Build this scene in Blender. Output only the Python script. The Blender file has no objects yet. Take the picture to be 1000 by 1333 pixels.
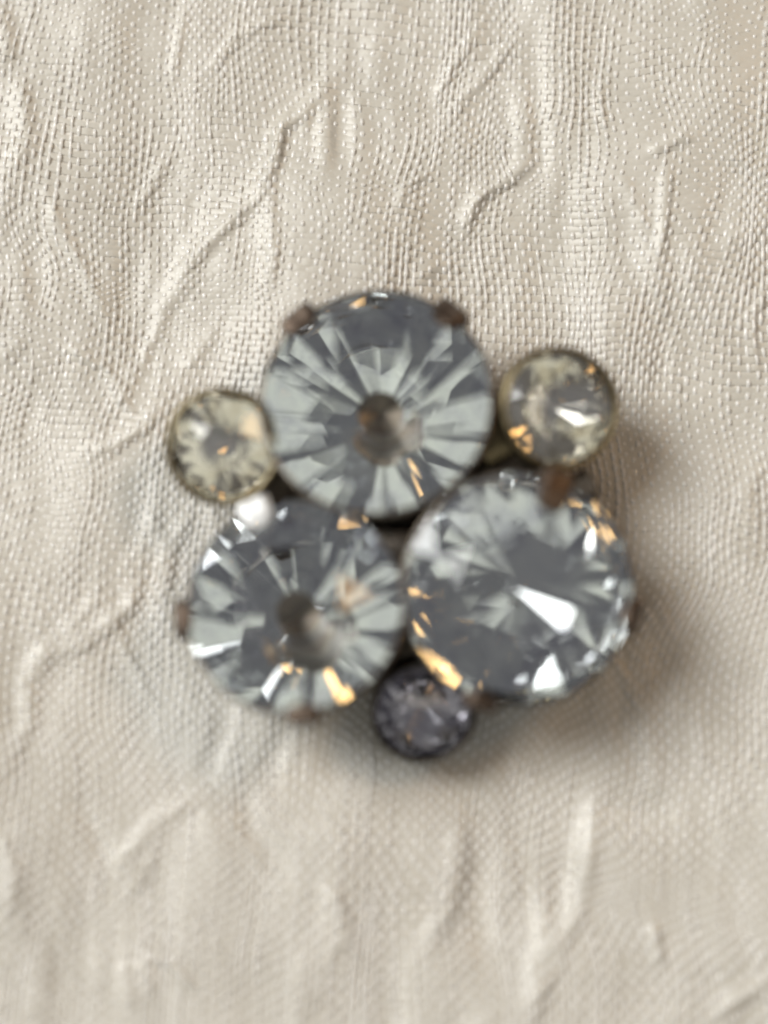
import bpy, bmesh, math, random
import numpy as np
from mathutils import Vector, Matrix

random.seed(7)
RNG = np.random.default_rng(11)
MM = 0.001
sc = bpy.context.scene

# ------------------------------------------------------------------ camera
TILT, DIST, VIEW_W = math.radians(8), 150.0, 41.0
cam_d = bpy.data.cameras.new('camera')
cam = bpy.data.objects.new('camera', cam_d)
sc.collection.objects.link(cam)
cam.location = (0, -DIST * math.sin(TILT) * MM, DIST * math.cos(TILT) * MM)
cam.rotation_euler = (TILT, 0, 0)
cam_d.sensor_fit = 'HORIZONTAL'
cam_d.sensor_width = 36
cam_d.lens = 36 * DIST / VIEW_W
cam_d.clip_start = 0.002
cam_d.clip_end = 20
cam_d.dof.use_dof = True
cam_d.dof.focus_distance = 0.1525
cam_d.dof.aperture_fstop = cam_d.lens / 12.6
cam_d.dof.aperture_blades = 0
sc.camera = cam

# ------------------------------------------------------------------ room light
world = bpy.data.worlds.new('World')
sc.world = world
world.use_nodes = True
bg = world.node_tree.nodes['Background']
bg.inputs['Color'].default_value = (0.98, 0.96, 0.985, 1)
bg.inputs['Strength'].default_value = 0.165


def area(name, loc, size, power, col, aim=(0, 0, 0.004)):
    d = bpy.data.lights.new(name, 'AREA')
    d.shape = 'RECTANGLE'
    d.size, d.size_y = size
    d.energy = power
    d.color = col
    o = bpy.data.objects.new(name, d)
    o.location = loc
    o.rotation_euler = (Vector(aim) - Vector(loc)).to_track_quat('-Z', 'Y').to_euler()
    sc.collection.objects.link(o)
    return o


area('window_light', (-0.74, 0.40, 0.95), (0.50, 0.70), 18.5, (0.985, 0.99, 0.965))
area('lamp_light', (0.50, 0.36, 0.85), (0.24, 0.24), 1.45, (1.0, 0.58, 0.22))
area('ceiling_bounce_fill', (-0.2, -0.9, 2.0), (1.6, 1.4), 4.6, (0.97, 0.98, 0.85))  # added dim fill standing in for ceiling bounce, gives the facets contrast

sc.render.engine = 'CYCLES'
sc.view_settings.view_transform = 'Standard'
sc.view_settings.look = 'None'
sc.view_settings.gamma = 1
sc.view_settings.exposure = 0
sc.cycles.use_denoising = True
sc.cycles.filter_width = 2.1
sc.cycles.max_bounces = 14
sc.cycles.transmission_bounces = 12
sc.cycles.glossy_bounces = 8
sc.cycles.caustics_refractive = True
sc.cycles.caustics_reflective = True
sc.cycles.blur_glossy = 0.6
sc.cycles.sample_clamp_indirect = 4


# ------------------------------------------------------------------ materials
def mat(name):
    m = bpy.data.materials.new(name)
    m.use_nodes = True
    nt = m.node_tree
    return m, nt, nt.nodes['Principled BSDF']


def noise(nt, scale, detail=3, rough=0.55, dist=0.0):
    tc = nt.nodes.new('ShaderNodeTexCoord')
    n = nt.nodes.new('ShaderNodeTexNoise')
    n.inputs['Scale'].default_value = scale
    n.inputs['Detail'].default_value = detail
    n.inputs['Roughness'].default_value = rough
    n.inputs['Distortion'].default_value = dist
    nt.links.new(tc.outputs['Object'], n.inputs['Vector'])
    return n


def ramp(nt, src, stops):
    r = nt.nodes.new('ShaderNodeValToRGB')
    el = r.color_ramp.elements
    while len(el) < len(stops):
        el.new(0.5)
    for e, (p, c) in zip(el, stops):
        e.position = p
        e.color = (*c, 1) if len(c) == 3 else c
    nt.links.new(src, r.inputs['Fac'])
    return r


def bump(nt, b, src, dist, strength=1.0):
    k = nt.nodes.new('ShaderNodeBump')
    k.inputs['Distance'].default_value = dist
    k.inputs['Strength'].default_value = strength
    nt.links.new(src, k.inputs['Height'])
    nt.links.new(k.outputs['Normal'], b.inputs['Normal'])


def let_through(nt, b, col, fac):
    """Thin fibre lets part of the light pass."""
    t = nt.nodes.new('ShaderNodeBsdfTranslucent')
    mx = nt.nodes.new('ShaderNodeMixShader')
    mx.inputs['Fac'].default_value = fac
    out = nt.nodes['Material Output']
    nt.links.new(col, t.inputs['Color'])
    nt.links.new(b.outputs['BSDF'], mx.inputs[1])
    nt.links.new(t.outputs['BSDF'], mx.inputs[2])
    nt.links.new(mx.outputs['Shader'], out.inputs['Surface'])


def thread_mat(name, c0, c1, rough, sheen, spec):
    m, nt, b = mat(name)
    n = noise(nt, 240, 4, 0.6)
    r = ramp(nt, n.outputs['Fac'], [(0.3, c0), (0.7, c1)])
    nt.links.new(r.outputs['Color'], b.inputs['Base Color'])
    b.inputs['Roughness'].default_value = rough
    b.inputs['Specular IOR Level'].default_value = spec
    b.inputs['Sheen Weight'].default_value = sheen
    b.inputs['Sheen Roughness'].default_value = 0.4
    f = noise(nt, 9000, 2)
    bump(nt, b, f.outputs['Fac'], 0.00002, 0.5)
    let_through(nt, b, r.outputs['Color'], 0.25)
    return m


M_WARP = thread_mat('warp_yarn', (0.84, 0.815, 0.77), (0.90, 0.875, 0.83), 0.23, 0.3, 1.0)
M_WEFT = thread_mat('weft_yarn', (0.63, 0.595, 0.52), (0.715, 0.68, 0.605), 0.38, 0.2, 0.8)


def lining_mat():
    m, nt, b = mat('cloth_ground')
    tc = nt.nodes.new('ShaderNodeTexCoord')
    mp = nt.nodes.new('ShaderNodeMapping')
    mp.inputs['Scale'].default_value = (1 / 0.00074, 1 / 0.00069, 1)
    nt.links.new(tc.outputs['Object'], mp.inputs['Vector'])
    ck = nt.nodes.new('ShaderNodeTexChecker')
    ck.inputs['Scale'].default_value = 2.0
    ck.inputs['Color1'].default_value = (0.70, 0.665, 0.605, 1)
    ck.inputs['Color2'].default_value = (0.50, 0.465, 0.41, 1)
    nt.links.new(mp.outputs['Vector'], ck.inputs['Vector'])
    nt.links.new(ck.outputs['Color'], b.inputs['Base Color'])
    bump(nt, b, ck.outputs['Fac'], 0.00005, 0.6)
    b.inputs['Roughness'].default_value = 0.55
    return m


M_LINING = lining_mat()


def metal(name, c0, c1, c2, rough):
    m, nt, b = mat(name)
    n = noise(nt, 700, 5, 0.65, 0.4)
    r = ramp(nt, n.outputs['Fac'], [(0.3, c0), (0.52, c1), (0.75, c2)])
    nt.links.new(r.outputs['Color'], b.inputs['Base Color'])
    b.inputs['Metallic'].default_value = 0.9
    b.inputs['Roughness'].default_value = rough
    f = noise(nt, 2600, 3)
    bump(nt, b, f.outputs['Fac'], 0.00004, 0.5)
    return m


M_CUP = metal('tarnished_metal', (0.06, 0.05, 0.04), (0.17, 0.14, 0.11), (0.30, 0.27, 0.23), 0.42)
M_PRONG = metal('copper_worn_metal', (0.035, 0.025, 0.019), (0.09, 0.066, 0.05), (0.22, 0.185, 0.155), 0.42)
M_SILVER = metal('worn_silver_metal', (0.55, 0.54, 0.52), (0.80, 0.80, 0.79), (0.90, 0.90, 0.89), 0.5)
M_BRASS = metal('aged_brass', (0.10, 0.08, 0.045), (0.21, 0.17, 0.10), (0.34, 0.28, 0.17), 0.38)
M_DARK = metal('blackened_metal', (0.03, 0.026, 0.022), (0.08, 0.07, 0.06), (0.15, 0.13, 0.11), 0.4)


def glass(name, col, rough=0.0):
    m, nt, b = mat(name)
    b.inputs['Base Color'].default_value = (*col, 1)
    b.inputs['Transmission Weight'].default_value = 1
    b.inputs['IOR'].default_value = 1.5
    n = noise(nt, 520, 5, 0.7, 0.8)       # smudges and fine dust on the facets
    mr = nt.nodes.new('ShaderNodeMapRange')
    mr.inputs['From Min'].default_value = 0.45
    mr.inputs['From Max'].default_value = 0.75
    mr.inputs['To Min'].default_value = rough
    mr.inputs['To Max'].default_value = rough + 0.16
    nt.links.new(n.outputs['Fac'], mr.inputs['Value'])
    nt.links.new(mr.outputs['Result'], b.inputs['Roughness'])
    return m


def foil(name, c0, c1, c2, rough, scale=420):
    m, nt, b = mat(name)
    n = noise(nt, scale, 4, 0.6, 0.6)
    r = ramp(nt, n.outputs['Fac'], [(0.30, c0), (0.46, c1), (0.72, c2)])
    nt.links.new(r.outputs['Color'], b.inputs['Base Color'])
    b.inputs['Metallic'].default_value = 1
    b.inputs['Roughness'].default_value = rough
    return m


M_GLASS = glass('clear_cut_glass', (0.955, 0.985, 0.98))
M_GLASS_Y = glass('yellowed_cut_glass', (0.985, 0.98, 0.955))
M_GLASS_D = glass('smoky_cut_glass', (0.86, 0.86, 0.88))
M_FOIL = foil('silver_foil', (0.60, 0.60, 0.66), (0.82, 0.83, 0.84), (0.90, 0.91, 0.89), 0.03)
M_FOIL_Y = foil('yellowed_foil', (0.55, 0.49, 0.38), (0.88, 0.86, 0.80), (0.95, 0.93, 0.90), 0.05, 600)
M_FOIL_D = foil('darkened_foil', (0.27, 0.26, 0.275), (0.54, 0.53, 0.565), (0.68, 0.67, 0.70), 0.06, 600)

# ------------------------------------------------------------------ cloth shape


def lattice(seed, n=64):
    return np.random.default_rng(seed).standard_normal((n, n))


def vnoise(x, y, seed):
    g = lattice(seed)
    n = g.shape[0]
    xi, yi = np.floor(x).astype(int), np.floor(y).astype(int)
    fx, fy = x - xi, y - yi
    fx, fy = fx * fx * fx * (fx * (fx * 6 - 15) + 10), fy * fy * fy * (fy * (fy * 6 - 15) + 10)
    a, b = g[xi % n, yi % n], g[(xi + 1) % n, yi % n]
    c, d = g[xi % n, (yi + 1) % n], g[(xi + 1) % n, (yi + 1) % n]
    return (a * (1 - fx) + b * fx) * (1 - fy) + (c * (1 - fx) + d * fx) * fy


# crinkles of the cloth: height, width, crest line (mm on the cloth)
CREASES = [
    (.55, .45, [(-2.8, 23.8), (-4.2, 22.2), (-5.6, 20.9), (-6.2, 18.6), (-7.1, 17.0), (-9.0, 15.2), (-10.8, 13.3), (-12.2, 11.1)]),
    (.4, .4, [(-6.2, 18.6), (-6.2, 16.6), (-6.0, 14.1), (-6.2, 12.0)]),
    (.5, .45, [(4.1, 14.8), (4.6, 16.2), (5.2, 17.3), (6.9, 18.4), (8.0, 19.3)]),
    (.35, .4, [(14.3, 19.5), (15.4, 20.1), (16.8, 20.6)]),
    (.6, .6, [(-19.9, 24.0), (-19.6, 21.8), (-19.3, 20.3), (-20.1, 19.0)]),
    (.35, .4, [(-18.2, 17.5), (-17.5, 15.4), (-16.3, 13.5), (-15.5, 11.8), (-14.7, 9.5)]),
    (.35, .4, [(-10.2, 13.0), (-11.8, 11.1), (-12.8, 8.8), (-13.0, 7.4)]),
    (.45, .45, [(-11.8, 5.9), (-12.7, 4.7), (-14.4, 3.6), (-16.1, 3.1)]),
    (.5, .5, [(-12.1, 1.1), (-12.5, -1.0), (-13.2, -3.4), (-13.5, -5.1), (-15.9, -7.0), (-17.9, -7.6), (-18.9, -9.1), (-18.7, -11.2), (-19.8, -13.6)]),
    (.4, .4, [(-10.4, -0.1), (-11.2, -1.8), (-11.7, -4.3)]),
    (.3, .4, [(-20.7, 8.2), (-19.4, 9.3)]),
    (.4, .45, [(-9.5, -15.0), (-11.4, -16.2), (-12.5, -17.0), (-13.5, -18.4), (-12.9, -19.6)]),
    (-.3, .5, [(-16.0, -14.8), (-15.3, -16.8), (-14.5, -18.8)]),
    (.6, .6, [(10.9, -16.0), (10.7, -18.8), (9.9, -21.7), (8.6, -23.8), (7.6, -26.9)]),
    (.45, .6, [(4.1, -16.0), (3.9, -18.8), (3.3, -21.2), (2.2, -23.3)]),
    (.4, .5, [(-2.8, -19.6), (-2.2, -21.2), (-1.8, -23.3)]),
    (.4, .5, [(20.0, -24.8), (18.4, -25.8), (16.8, -26.9)]),
    (.35, .4, [(14.1, -21.7), (14.5, -24.0)]),
    (.25, .5, [(6.5, -17.2), (6.8, -20.8)]),
    (.3, .5, [(20.2, 2.7), (19.5, 1.1), (19.8, -1.4)]),
    (.25, .5, [(17.9, 14.1), (20.8, 15.8)]),
    (.35, .5, [(-20.2, -16.8), (-19.3, -19.2), (-19.7, -21.7)]),
    (.25, .5, [(-12.1, -25.6), (-12.4, -23.3)]),
    (-.45, 1.0, [(11.3, -15.4), (13.4, -16.0), (15.4, -15.8)]),
    (.5, .6, [(-21.1, 28.3), (-20.5, 25.7), (-20.8, 24.5)]),
]
_cr = random.Random(23)
for _ in range(42):          # faint short crinkles between the larger ones
    _x, _y = _cr.uniform(-24, 24), _cr.uniform(-30, 33)
    _a = math.radians(_cr.choice([90, 75, 60, 105, 50, 125]) + _cr.uniform(-14, 14))
    _l = _cr.uniform(1.2, 3.0)
    _b = _a + _cr.uniform(-0.6, 0.6)
    _m = (_x + _l * math.cos(_a), _y + _l * math.sin(_a))
    CREASES.append((_cr.uniform(.18, .36), _cr.uniform(.26, .42),
                    [(_x, _y), _m, (_m[0] + _l * math.cos(_b), _m[1] + _l * math.sin(_b))]))


def height(x, y):
    z = 0.34 * vnoise(x / 9 + 3.3, y / 11 + 7.7, 1) + 0.11 * vnoise(x / 3.1 + 11, y / 4.6 + 2, 2)
    # fine vertical crinkle that catches the light like satin
    q = vnoise(x / 1.15 + 5 + 0.5 * vnoise(x / 6, y / 5, 15), y / 4.2 + 9, 3)
    z += 0.075 * q * (0.55 + 0.45 * np.tanh(vnoise(x / 7 + 2, y / 7 + 31, 16) + 0.3))
    wob = 0.35 * vnoise(x / 1.7, y / 1.7, 4)
    for h, w, line in CREASES:
        best = np.full(x.shape, 1e9)
        hh = np.zeros(x.shape)
        total = sum(math.dist(a, b) for a, b in zip(line, line[1:]))
        run = 0.0
        for (ax, ay), (bx, by) in zip(line, line[1:]):
            L = math.dist((ax, ay), (bx, by))
            tx, ty = (bx - ax) / L, (by - ay) / L
            s = np.clip((x - ax) * tx + (y - ay) * ty, 0, L)
            ox, oy = x - ax - s * tx, y - ay - s * ty
            d = np.hypot(ox, oy) * (1 + wob * 0.5)
            side = (ox * 0.8 - oy * 0.6) > 0          # the right hand flank falls steeper
            d = d / np.where(side, w * 0.85, w * 1.25)
            f = (run + s) / total
            fade = np.minimum(1, np.minimum(f, 1 - f) * 4 + 0.25)
            near = d < best
            best = np.where(near, d, best)
            hh = np.where(near, h * fade, hh)
            run += L
        z += 0.46 * hh * np.exp(-best ** 2) * (1 + 0.5 * wob)
    # the brooch presses the cloth flat below it
    r2 = ((x - 1.0) / 11.0) ** 2 + ((y + 2.6) / 11.5) ** 2
    k = 1 / (1 + np.exp(np.clip((r2 - 0.75) * 9, -50, 50)))
    z = z * (1 - k) - 0.25 * k
    return z


def plane_pos(u, v):
    """Rest position of the cloth point (u, v): the yarns wander in the plane."""
    x = u + 0.55 * vnoise(u / 7.5 + 21, v / 9 + 4, 5) + 0.16 * vnoise(u / 2.2 + 8, v / 3.0 + 1, 6)
    y = v + 0.60 * vnoise(u / 8 + 2, v / 8 + 14, 7) + 0.16 * vnoise(u / 2.6 + 18, v / 2.4 + 6, 8)
    a = math.radians(-4)
    return x * math.cos(a) - y * math.sin(a), x * math.sin(a) + y * math.cos(a)


def surf(u, v):
    x, y = plane_pos(u, v)
    return np.stack([x, y, height(x, y)], -1)


def unit(a):
    return a / np.maximum(np.linalg.norm(a, axis=-1, keepdims=True), 1e-9)


PU, PV = 0.370, 0.345       # yarn spacing, mm
U0, U1, V0, V1 = -31, 31, -36, 42


def build_yarns(name, warp, material, parent, half_w, half_h, amp):
    nu, nv = int((U1 - U0) / PU), int((V1 - V0) / PV)
    SEG = 4 if warp else 3
    n_thr, n_x = (nu, nv) if warp else (nv, nu)
    idx = np.arange(n_thr)[:, None]
    t = np.arange(n_x * SEG + 1)[None, :] / SEG
    jit = RNG.standard_normal((n_thr, 1)) * 0.07
    if warp:
        u = U0 + (idx + jit) * PU + 0 * t
        v = V0 + t * PV + 0 * idx
        ph = (t + idx)
    else:
        v = V0 + (idx + jit) * PV + 0 * t
        u = U0 + t * PU + 0 * idx
        ph = (t + idx + 1)
    p = surf(u, v)
    tang = unit(np.gradient(p, axis=1))
    e = 0.12
    pu = surf(u + e, v) - surf(u - e, v)
    pv = surf(u, v + e) - surf(u, v - e)
    nrm = unit(np.cross(pu, pv))
    # bands where the weave opens into a net
    band = vnoise(u / 1.7 + 31, v / 9 + 3, 9) + 0.7 * vnoise(u / 5 + 3, v / 6 + 13, 10)
    openw = 1 / (1 + np.exp(-(band - 0.35) * 2.2))
    lift = 0.0
    if warp:     # some ends ride high and show as unbroken white lines
        lift = -0.038 + 0.060 * openw + 0.026 * vnoise(idx * 0.73 + 0 * t, t / 9.0 + 0 * idx, 13)
    # every single float sits a little higher, lower, fatter or thinner than the next
    cell = np.clip(np.rint(t).astype(int), 0, n_x) + 0 * idx
    rnd_h, rnd_w = RNG.standard_normal((n_thr, n_x + 1)), RNG.standard_normal((n_thr, n_x + 1))
    rnd_h, rnd_w = np.take_along_axis(rnd_h, cell, 1), np.take_along_axis(rnd_w, cell, 1)
    if warp:
        lift = lift + 0.017 * np.clip(rnd_h, -2, 2)
    else:
        lift = 0.006 * np.clip(rnd_h, -2, 2)
    slub = 1 + 0.10 * np.clip(rnd_w, -2, 2) + 0.13 * vnoise(idx * 3.17 + 0 * t, t / 5.0 + 0 * idx, 12) + 0.05 * RNG.standard_normal(u.shape)
    if warp:
        hw = half_w * slub * (1 - 0.1 * openw)
    else:
        hw = half_w * (0.5 + 0.5 * slub) * (1 - 0.27 * openw)
    wave = np.cos(math.pi * ph)
    p = p + nrm * (amp * wave * (1 - 0.2 * RNG.random(u.shape)) + lift)[..., None]
    if warp:     # each float bulges where it lies on top
        hw = hw * (1 + 0.12 * wave)
    side = unit(np.cross(nrm, tang))
    angs = np.radians([-25, 25, 65, 115, 155, 205] if warp else [30, 60, 90, 120, 150])
    K = len(angs)
    ring = (p[:, :, None, :] + side[:, :, None, :] * (np.cos(angs)[None, None, :, None] * hw[:, :, None, None])
            + nrm[:, :, None, :] * (np.sin(angs)[None, None, :, None] * half_h))
    n_s = t.shape[1]
    verts = ring.reshape(-1, 3) * MM
    a = (np.arange(n_thr)[:, None, None] * n_s + np.arange(n_s - 1)[None, :, None]) * K + np.arange(K - 1)[None, None, :]
    a = a.reshape(-1)
    quads = np.stack([a, a + K, a + K + 1, a + 1], -1)
    me = bpy.data.meshes.new(name)
    me.vertices.add(len(verts))
    me.vertices.foreach_set('co', verts.astype(np.float32).ravel())
    me.loops.add(quads.size)
    me.loops.foreach_set('vertex_index', quads.astype(np.int32).ravel())
    me.polygons.add(len(quads))
    me.polygons.foreach_set('loop_start', (np.arange(len(quads)) * 4).astype(np.int32))
    me.polygons.foreach_set('use_smooth', np.ones(len(quads), bool))
    me.update(calc_edges=True)
    me.materials.append(material)
    o = bpy.data.objects.new(name, me)
    sc.collection.objects.link(o)
    o.parent = parent
    o['kind'] = 'stuff'
    return o


def build_ground(parent_props):
    xs = np.concatenate([np.linspace(-160, -80, 9)[:-1], np.arange(-80, -34, 0.8), np.arange(-34, 34.01, 0.34), np.arange(34.8, 80, 0.8), np.linspace(80, 160, 9)])
    ys = np.concatenate([np.linspace(-160, -80, 9)[:-1], np.arange(-80, -39, 0.8), np.arange(-39, 45.01, 0.34), np.arange(45.8, 80, 0.8), np.linspace(80, 160, 9)])
    X, Y = np.meshgrid(xs, ys, indexing='ij')
    Z = height(X, Y) - 0.04
    co = np.stack([X, Y, Z], -1).reshape(-1, 3) * MM
    ny = len(ys)
    i, j = np.meshgrid(np.arange(len(xs) - 1), np.arange(ny - 1), indexing='ij')
    a = (i * ny + j).ravel()
    f = np.stack([a, a + ny, a + ny + 1, a + 1], -1)
    me = bpy.data.meshes.new('crinkled_cloth')
    me.from_pydata(co.tolist(), [], f.tolist())
    me.polygons.foreach_set('use_smooth', np.ones(len(f), bool))
    me.materials.append(M_LINING)
    o = bpy.data.objects.new('crinkled_cloth', me)
    sc.collection.objects.link(o)
    o['label'] = 'cream crinkled woven cloth spread out flat under the brooch'
    o['category'] = 'cloth'
    return o


cloth = build_ground(None)
build_yarns('warp_yarns', True, M_WARP, cloth, 0.112, 0.066, 0.070)
build_yarns('weft_yarns', False, M_WEFT, cloth, 0.232, 0.024, 0.008)

# ------------------------------------------------------------------ brooch
brooch = bpy.data.objects.new('rhinestone_brooch', None)
sc.collection.objects.link(brooch)
brooch.location = (1.2 * MM, -2.6 * MM, 0)
brooch.empty_display_size = 0.01
brooch['label'] = 'rhinestone cluster brooch of three large and three small clear stones in tarnished metal settings'
brooch['category'] = 'brooch'
ROOT = Matrix.Translation(brooch.location)


def link(name, me, materials, parent, world_m, label=None, smooth=False):
    for m in materials:
        me.materials.append(m)
    if smooth:
        me.polygons.foreach_set('use_smooth', np.ones(len(me.polygons), bool))
    o = bpy.data.objects.new(name, me)
    sc.collection.objects.link(o)
    o.parent = parent
    pw = Matrix.Identity(4)
    q = parent
    chain = []
    while q is not None:
        chain.append(q.matrix_basis.copy())
        q = q.parent
    for c in reversed(chain):
        pw = pw @ c
    o.matrix_basis = pw.inverted() @ world_m
    if label:
        o['label'] = label
    return o


def frame(c, az, tilt, roll=0.0):
    """Local frame at c (mm) whose +Z leans by tilt degrees towards azimuth az."""
    a = math.radians(az)
    axis = Vector((-math.sin(a), math.cos(a), 0))
    return (Matrix.Translation(Vector(c) * MM) @ Matrix.Rotation(math.radians(tilt), 4, axis)
            @ Matrix.Rotation(math.radians(roll), 4, 'Z'))


def stone_mesh(name, R, table=0.56, crown=0.20, pav=0.86, gird=0.03, n=8, rs=0.78, m=8, cul=0.0):
    """Cut chaton: table, stars, kites and upper halves; foil on the plain pavilion below (slot 1)."""
    st = 2 * math.pi / n
    h = st / 2
    vs, fs, mi = [], [], []

    def V(r, a, z):
        vs.append((r * R * math.cos(a) * MM, r * R * math.sin(a) * MM, z * R * MM))
        return len(vs) - 1
    zs = crown * (1 - rs * math.cos(h)) / (1 - table)
    T = [V(table, k * st, crown) for k in range(n)]
    S = [V(rs, k * st + h, zs) for k in range(n)]
    G = [V(1, k * h, 0) for k in range(2 * n)]
    B = [V(1, k * h, -gird) for k in range(2 * n)]
    C = V(0, 0, -gird - pav)
    fs.append(T[:]); mi.append(0)
    for k in range(n):
        k1 = (k + 1) % n
        fs.append([T[k], S[k], T[k1]]); mi.append(0)
        fs.append([T[k], S[k - 1], G[2 * k], S[k]]); mi.append(0)
        fs.append([S[k], G[2 * k], G[2 * k + 1]]); mi.append(0)
        fs.append([S[k], G[2 * k + 1], G[(2 * k + 2) % (2 * n)]]); mi.append(0)
    N = 2 * n
    if m == 8:
        # main facets turned half a step against the kites, meeting in the culet
        zr = -gird - pav * (1 - 0.97)
        for k in range(n):
            fs.append([C, B[(2 * k + 2) % N], B[2 * k + 1], B[2 * k]]); mi.append(1)
    else:
        for k in range(N):
            fs.append([C, B[(k + 1) % N], B[k]]); mi.append(1)
    for k in range(N):
        k1 = (k + 1) % N
        fs.append([G[k], B[k], B[k1], G[k1]]); mi.append(0)
    if m == 8:
        # pull every second girdle corner down on to the plane of its main facet
        for k in range(n):
            i = B[2 * k + 1]
            x, y, z = vs[i]
            c = math.cos(h)
            zz = (-gird - pav) * R * MM + pav * R * MM * (1 / c)
            vs[i] = (x, y, min(zz, -gird * 0.3 * R * MM))
    me = bpy.data.meshes.new(name)
    me.from_pydata(vs, [], fs)
    me.polygons.foreach_set('material_index', np.array(mi, dtype=np.int32))
    bm = bmesh.new()
    bm.from_mesh(me)
    bmesh.ops.recalc_face_normals(bm, faces=bm.faces)
    bm.to_mesh(me)
    bm.free()
    return me


def lathe(name, prof, n=48, closed=True, wob=0.0):
    """prof: (r, z) in mm around local Z."""
    vs, fs = [], []
    P = len(prof)
    for i in range(n):
        a = 2 * math.pi * i / n
        w = 1 + wob * math.sin(3 * a + 1) + wob * random.uniform(-1, 1) * 0.5
        for r, z in prof:
            vs.append((r * w * math.cos(a) * MM, r * w * math.sin(a) * MM, z * MM))
    m = P if closed else P - 1
    for i in range(n):
        j = (i + 1) % n
        for k in range(m):
            l = (k + 1) % P
            fs.append((i * P + k, j * P + k, j * P + l, i * P + l))
    me = bpy.data.meshes.new(name)
    me.from_pydata(vs, [], fs)
    bm = bmesh.new()
    bm.from_mesh(me)
    bmesh.ops.recalc_face_normals(bm, faces=bm.faces)
    bm.to_mesh(me)
    bm.free()
    return me


def prong_mesh(name, R, wide=1.5, thick=0.42, fold=0.80):
    """A claw rising along the cup in the local XZ plane and bent over the girdle."""
    path = [(0.66 * R, -0.70 * R), (0.86 * R, -0.36 * R), (1.0 * R + .1, -0.12 * R), (1.03 * R + .26, 0.0),
            (1.01 * R + .22, 0.03 * R + .16), ((fold * .4 + .6) * R, 0.44 * (.4 - fold * .4) * R + .24), ((fold + .03) * R, 0.44 * (.97 - fold) * R + .20), (fold * R, 0.44 * (1 - fold) * R + .12)]
    widths = [0.7, 0.85, 1.0, 1.0, 1.0, 0.95, 0.75, 0.35]
    bm = bmesh.new()
    rings = []
    for i, ((x, z), w) in enumerate(zip(path, widths)):
        a = Vector(path[max(i - 1, 0)]); b = Vector(path[min(i + 1, len(path) - 1)])
        t = (b - a).normalized()
        nx, nz = t.y, -t.x          # outward side
        hw, th = wide * w / 2, thick / 2 * (0.6 if i == len(path) - 1 else 1)
        ring = []
        for (s, q) in ((-1, -1), (-1, 0.4), (-0.6, 1), (0.6, 1), (1, 0.4), (1, -1)):
            ring.append(bm.verts.new(((x + nx * th * q) * MM, s * hw * MM, (z + nz * th * q) * MM)))
        rings.append(ring)
    for r0, r1 in zip(rings, rings[1:]):
        for k in range(6):
            bm.faces.new((r0[k], r0[(k + 1) % 6], r1[(k + 1) % 6], r1[k]))
    bm.faces.new(rings[0]); bm.faces.new(rings[-1])
    bmesh.ops.recalc_face_normals(bm, faces=bm.faces)
    me = bpy.data.meshes.new(name)
    bm.to_mesh(me)
    bm.free()
    return me


def bar_mesh(name, a, b, w, h):
    """Rounded flat bar between two points (mm)."""
    a, b = Vector(a), Vector(b)
    t = (b - a).normalized()
    s = t.cross(Vector((0, 0, 1))).normalized()
    u = s.cross(t)
    bm = bmesh.new()
    rings = []
    for p in (a, b):
        ring = []
        for k in range(10):
            an = 2 * math.pi * k / 10
            c, d = math.cos(an), math.sin(an)
            c = math.copysign(abs(c) ** 0.6, c); d = math.copysign(abs(d) ** 0.6, d)
            ring.append(bm.verts.new((p + s * c * w / 2 + u * d * h / 2) * MM))
        rings.append(ring)
    for k in range(10):
        bm.faces.new((rings[0][k], rings[0][(k + 1) % 10], rings[1][(k + 1) % 10], rings[1][k]))
    bm.faces.new(rings[0]); bm.faces.new(rings[1])
    bmesh.ops.recalc_face_normals(bm, faces=bm.faces)
    me = bpy.data.meshes.new(name)
    bm.to_mesh(me)
    bm.free()
    return me


# large stones: centre of girdle (mm), radius, lean azimuth and angle, roll, claw azimuths, label
LARGE = [
    ((-0.40, 4.82, 6.6), 5.98, dict(pav=0.92, crown=0.29, table=0.43, rs=0.77, m=16), 130, 8.0, 4, ((50, .86, 0), (132, .88, 0)), 'large grey stone at the top of the cluster'),
    ((-4.57, -5.67, 6.2), 5.62, dict(pav=0.92, crown=0.31, table=0.49, rs=0.77, m=8), 127, 10.9, 26, ((112, .78, 1), (186, .93, 0), (276, .93, 0)), 'large bright stone at the lower left of the cluster'),
    ((6.83, -4.85, 6.6), 5.90, dict(pav=0.35, crown=0.25, table=0.50, rs=0.78, m=16), 320, 7, 3, ((70, .70, 0), (-13, .93, 0), (252, .94, 0)), 'large stone at the lower right with white glints'),
]
for c, R, cut, az, tl, roll, claws, lab in LARGE:
    F = frame(c, az, tl, 0)
    cup = link('large_setting', lathe('large_setting', [
        (0.97 * R, -0.03 * R - .06), (1.015 * R, -0.03 * R - .02), (1.0 * R, -0.14 * R), (0.86 * R, -0.36 * R),
        (0.62 * R, -0.70 * R), (0.30 * R, -0.80 * R), (0.05, -0.80 * R), (0.05, -0.77 * R), (0.28 * R, -0.765 * R),
        (0.56 * R, -0.62 * R), (0.80 * R, -0.33 * R), (0.95 * R, -0.12 * R)], 56), [M_CUP], brooch, F, smooth=True)
    base_az = 0
    for k, (a, fold, bright) in enumerate(claws):
        Fp = F @ Matrix.Rotation(math.radians(a), 4, 'Z')
        link('prong', prong_mesh('prong', R, wide=1.85 + 0.2 * math.sin(3 * k + R), fold=fold),
             [M_SILVER if bright else M_PRONG], cup, Fp, 'pale worn silver prong' if bright else None)
    link('large_stone', stone_mesh('large_stone', R, **cut), [M_GLASS, M_FOIL], brooch,
         F @ Matrix.Rotation(math.radians(roll), 4, 'Z'), lab)

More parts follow.
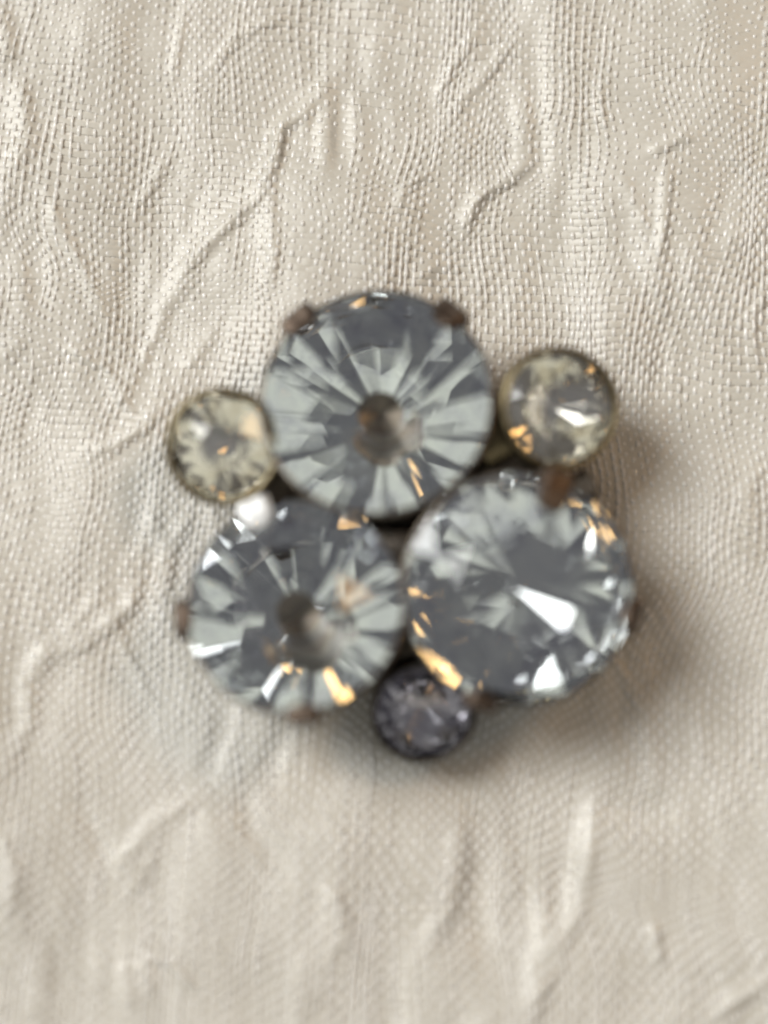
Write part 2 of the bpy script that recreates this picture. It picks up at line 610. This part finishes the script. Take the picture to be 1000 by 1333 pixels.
SMALL = [
    ((9.01, 4.64, 5.6), 2.95, -20, 16, 10, M_BRASS, M_GLASS_Y, M_FOIL_Y, 'small yellowed stone at the upper right'),
    ((-8.29, 2.70, 5.2), 2.80, 240, 10, 31, M_BRASS, M_GLASS_Y, M_FOIL_Y, 'small yellowed stone with worn spotted foil at the upper left'),
    ((2.06, -10.88, 3.4), 2.55, 270, 27, 5, M_DARK, M_GLASS_D, M_FOIL_D, 'small dark grey stone at the bottom'),
]
for c, R, az, tl, roll, mm_, mg, mf, lab in SMALL:
    F = frame(c, az, tl, 0)
    cup = link('small_setting', lathe('small_setting', [
        (1.00 * R, -0.05 * R), (1.01 * R, 0.10 * R), (0.975 * R, 0.13 * R), (1.0 * R, 0.16 * R), (1.05 * R, 0.155 * R), (1.09 * R, 0.10 * R), (1.10 * R, -0.05 * R),
        (1.06 * R, -0.35 * R), (0.95 * R, -0.75 * R), (0.70 * R, -0.98 * R), (0.05, -1.0 * R), (0.05, -0.92 * R),
        (0.60 * R, -0.90 * R), (0.86 * R, -0.66 * R), (0.99 * R, -0.3 * R)], 48, True, 0.006), [mm_], brooch, F, smooth=True)
    link('small_stone', stone_mesh('small_stone', R * 0.985, crown=0.28, table=0.42, rs=0.74, pav=0.38, m=16), [mg, mf], brooch,
         F @ Matrix.Rotation(math.radians(roll), 4, 'Z'), lab)

# back of the brooch: plate, arms to the small cups, boss between the stones, pin bar on the cloth


def plate_mesh():
    bm = bmesh.new()
    N = 72
    top, bot, tin = [], [], []
    cx, cy = 0.8, -2.9
    for i in range(N):
        a = 2 * math.pi * i / N
        r = 7.0 + 1.6 * math.cos(3 * (a - math.radians(96)))
        top.append(bm.verts.new(((cx + (r - .25) * math.cos(a)) * MM, (cy + (r - .25) * math.sin(a)) * MM, 1.95 * MM)))
        bot.append(bm.verts.new(((cx + r * math.cos(a)) * MM, (cy + r * math.sin(a)) * MM, 1.25 * MM)))
    for i in range(N):
        j = (i + 1) % N
        bm.faces.new((bot[i], bot[j], top[j], top[i]))
    bm.faces.new(top); bm.faces.new(bot[::-1])
    me = bpy.data.meshes.new('back_plate')
    bm.to_mesh(me)
    bm.free()
    return me


I4 = Matrix.Identity(4)
plate = link('back_plate', plate_mesh(), [M_DARK], brooch, I4)
for a, b, w in (((0.8, -2.9, 2.0), (8.6, 3.9, 3.2), 2.4), ((0.8, -2.9, 2.0), (-7.9, 2.0, 2.9), 2.4), ((0.8, -2.9, 1.7), (2.0, -11.2, 1.6), 2.2)):
    link('arm', bar_mesh('arm', a, b, w, 0.8), [M_CUP], plate, I4)
link('boss', lathe('boss', [(0.02, 5.0), (1.0, 4.9), (1.5, 4.3), (1.8, 3.0), (1.7, 1.96), (0.02, 1.96)], 6, False), [M_DARK], plate,
     Matrix.Translation(Vector((0.75, -2.6, 0)) * MM))
link('lug', bar_mesh('lug', (5.0, 2.9, 4.1), (7.2, 4.1, 4.7), 2.6, 1.0), [M_BRASS], plate, I4)
link('tab', bar_mesh('tab', (8.2, -0.3, 2.6), (10.9, 1.0, 3.9), 1.8, 0.7), [M_CUP], plate, I4)
link('pin_bar', bar_mesh('pin_bar', (-7.0, -2.8, 0.62), (8.8, -2.8, 0.62), 2.6, 1.25), [M_CUP], brooch, I4)
link('pin_foot', bar_mesh('pin_foot', (1.4, -9.4, 0.62), (1.0, 3.6, 0.62), 2.2, 1.24), [M_CUP], brooch, I4)
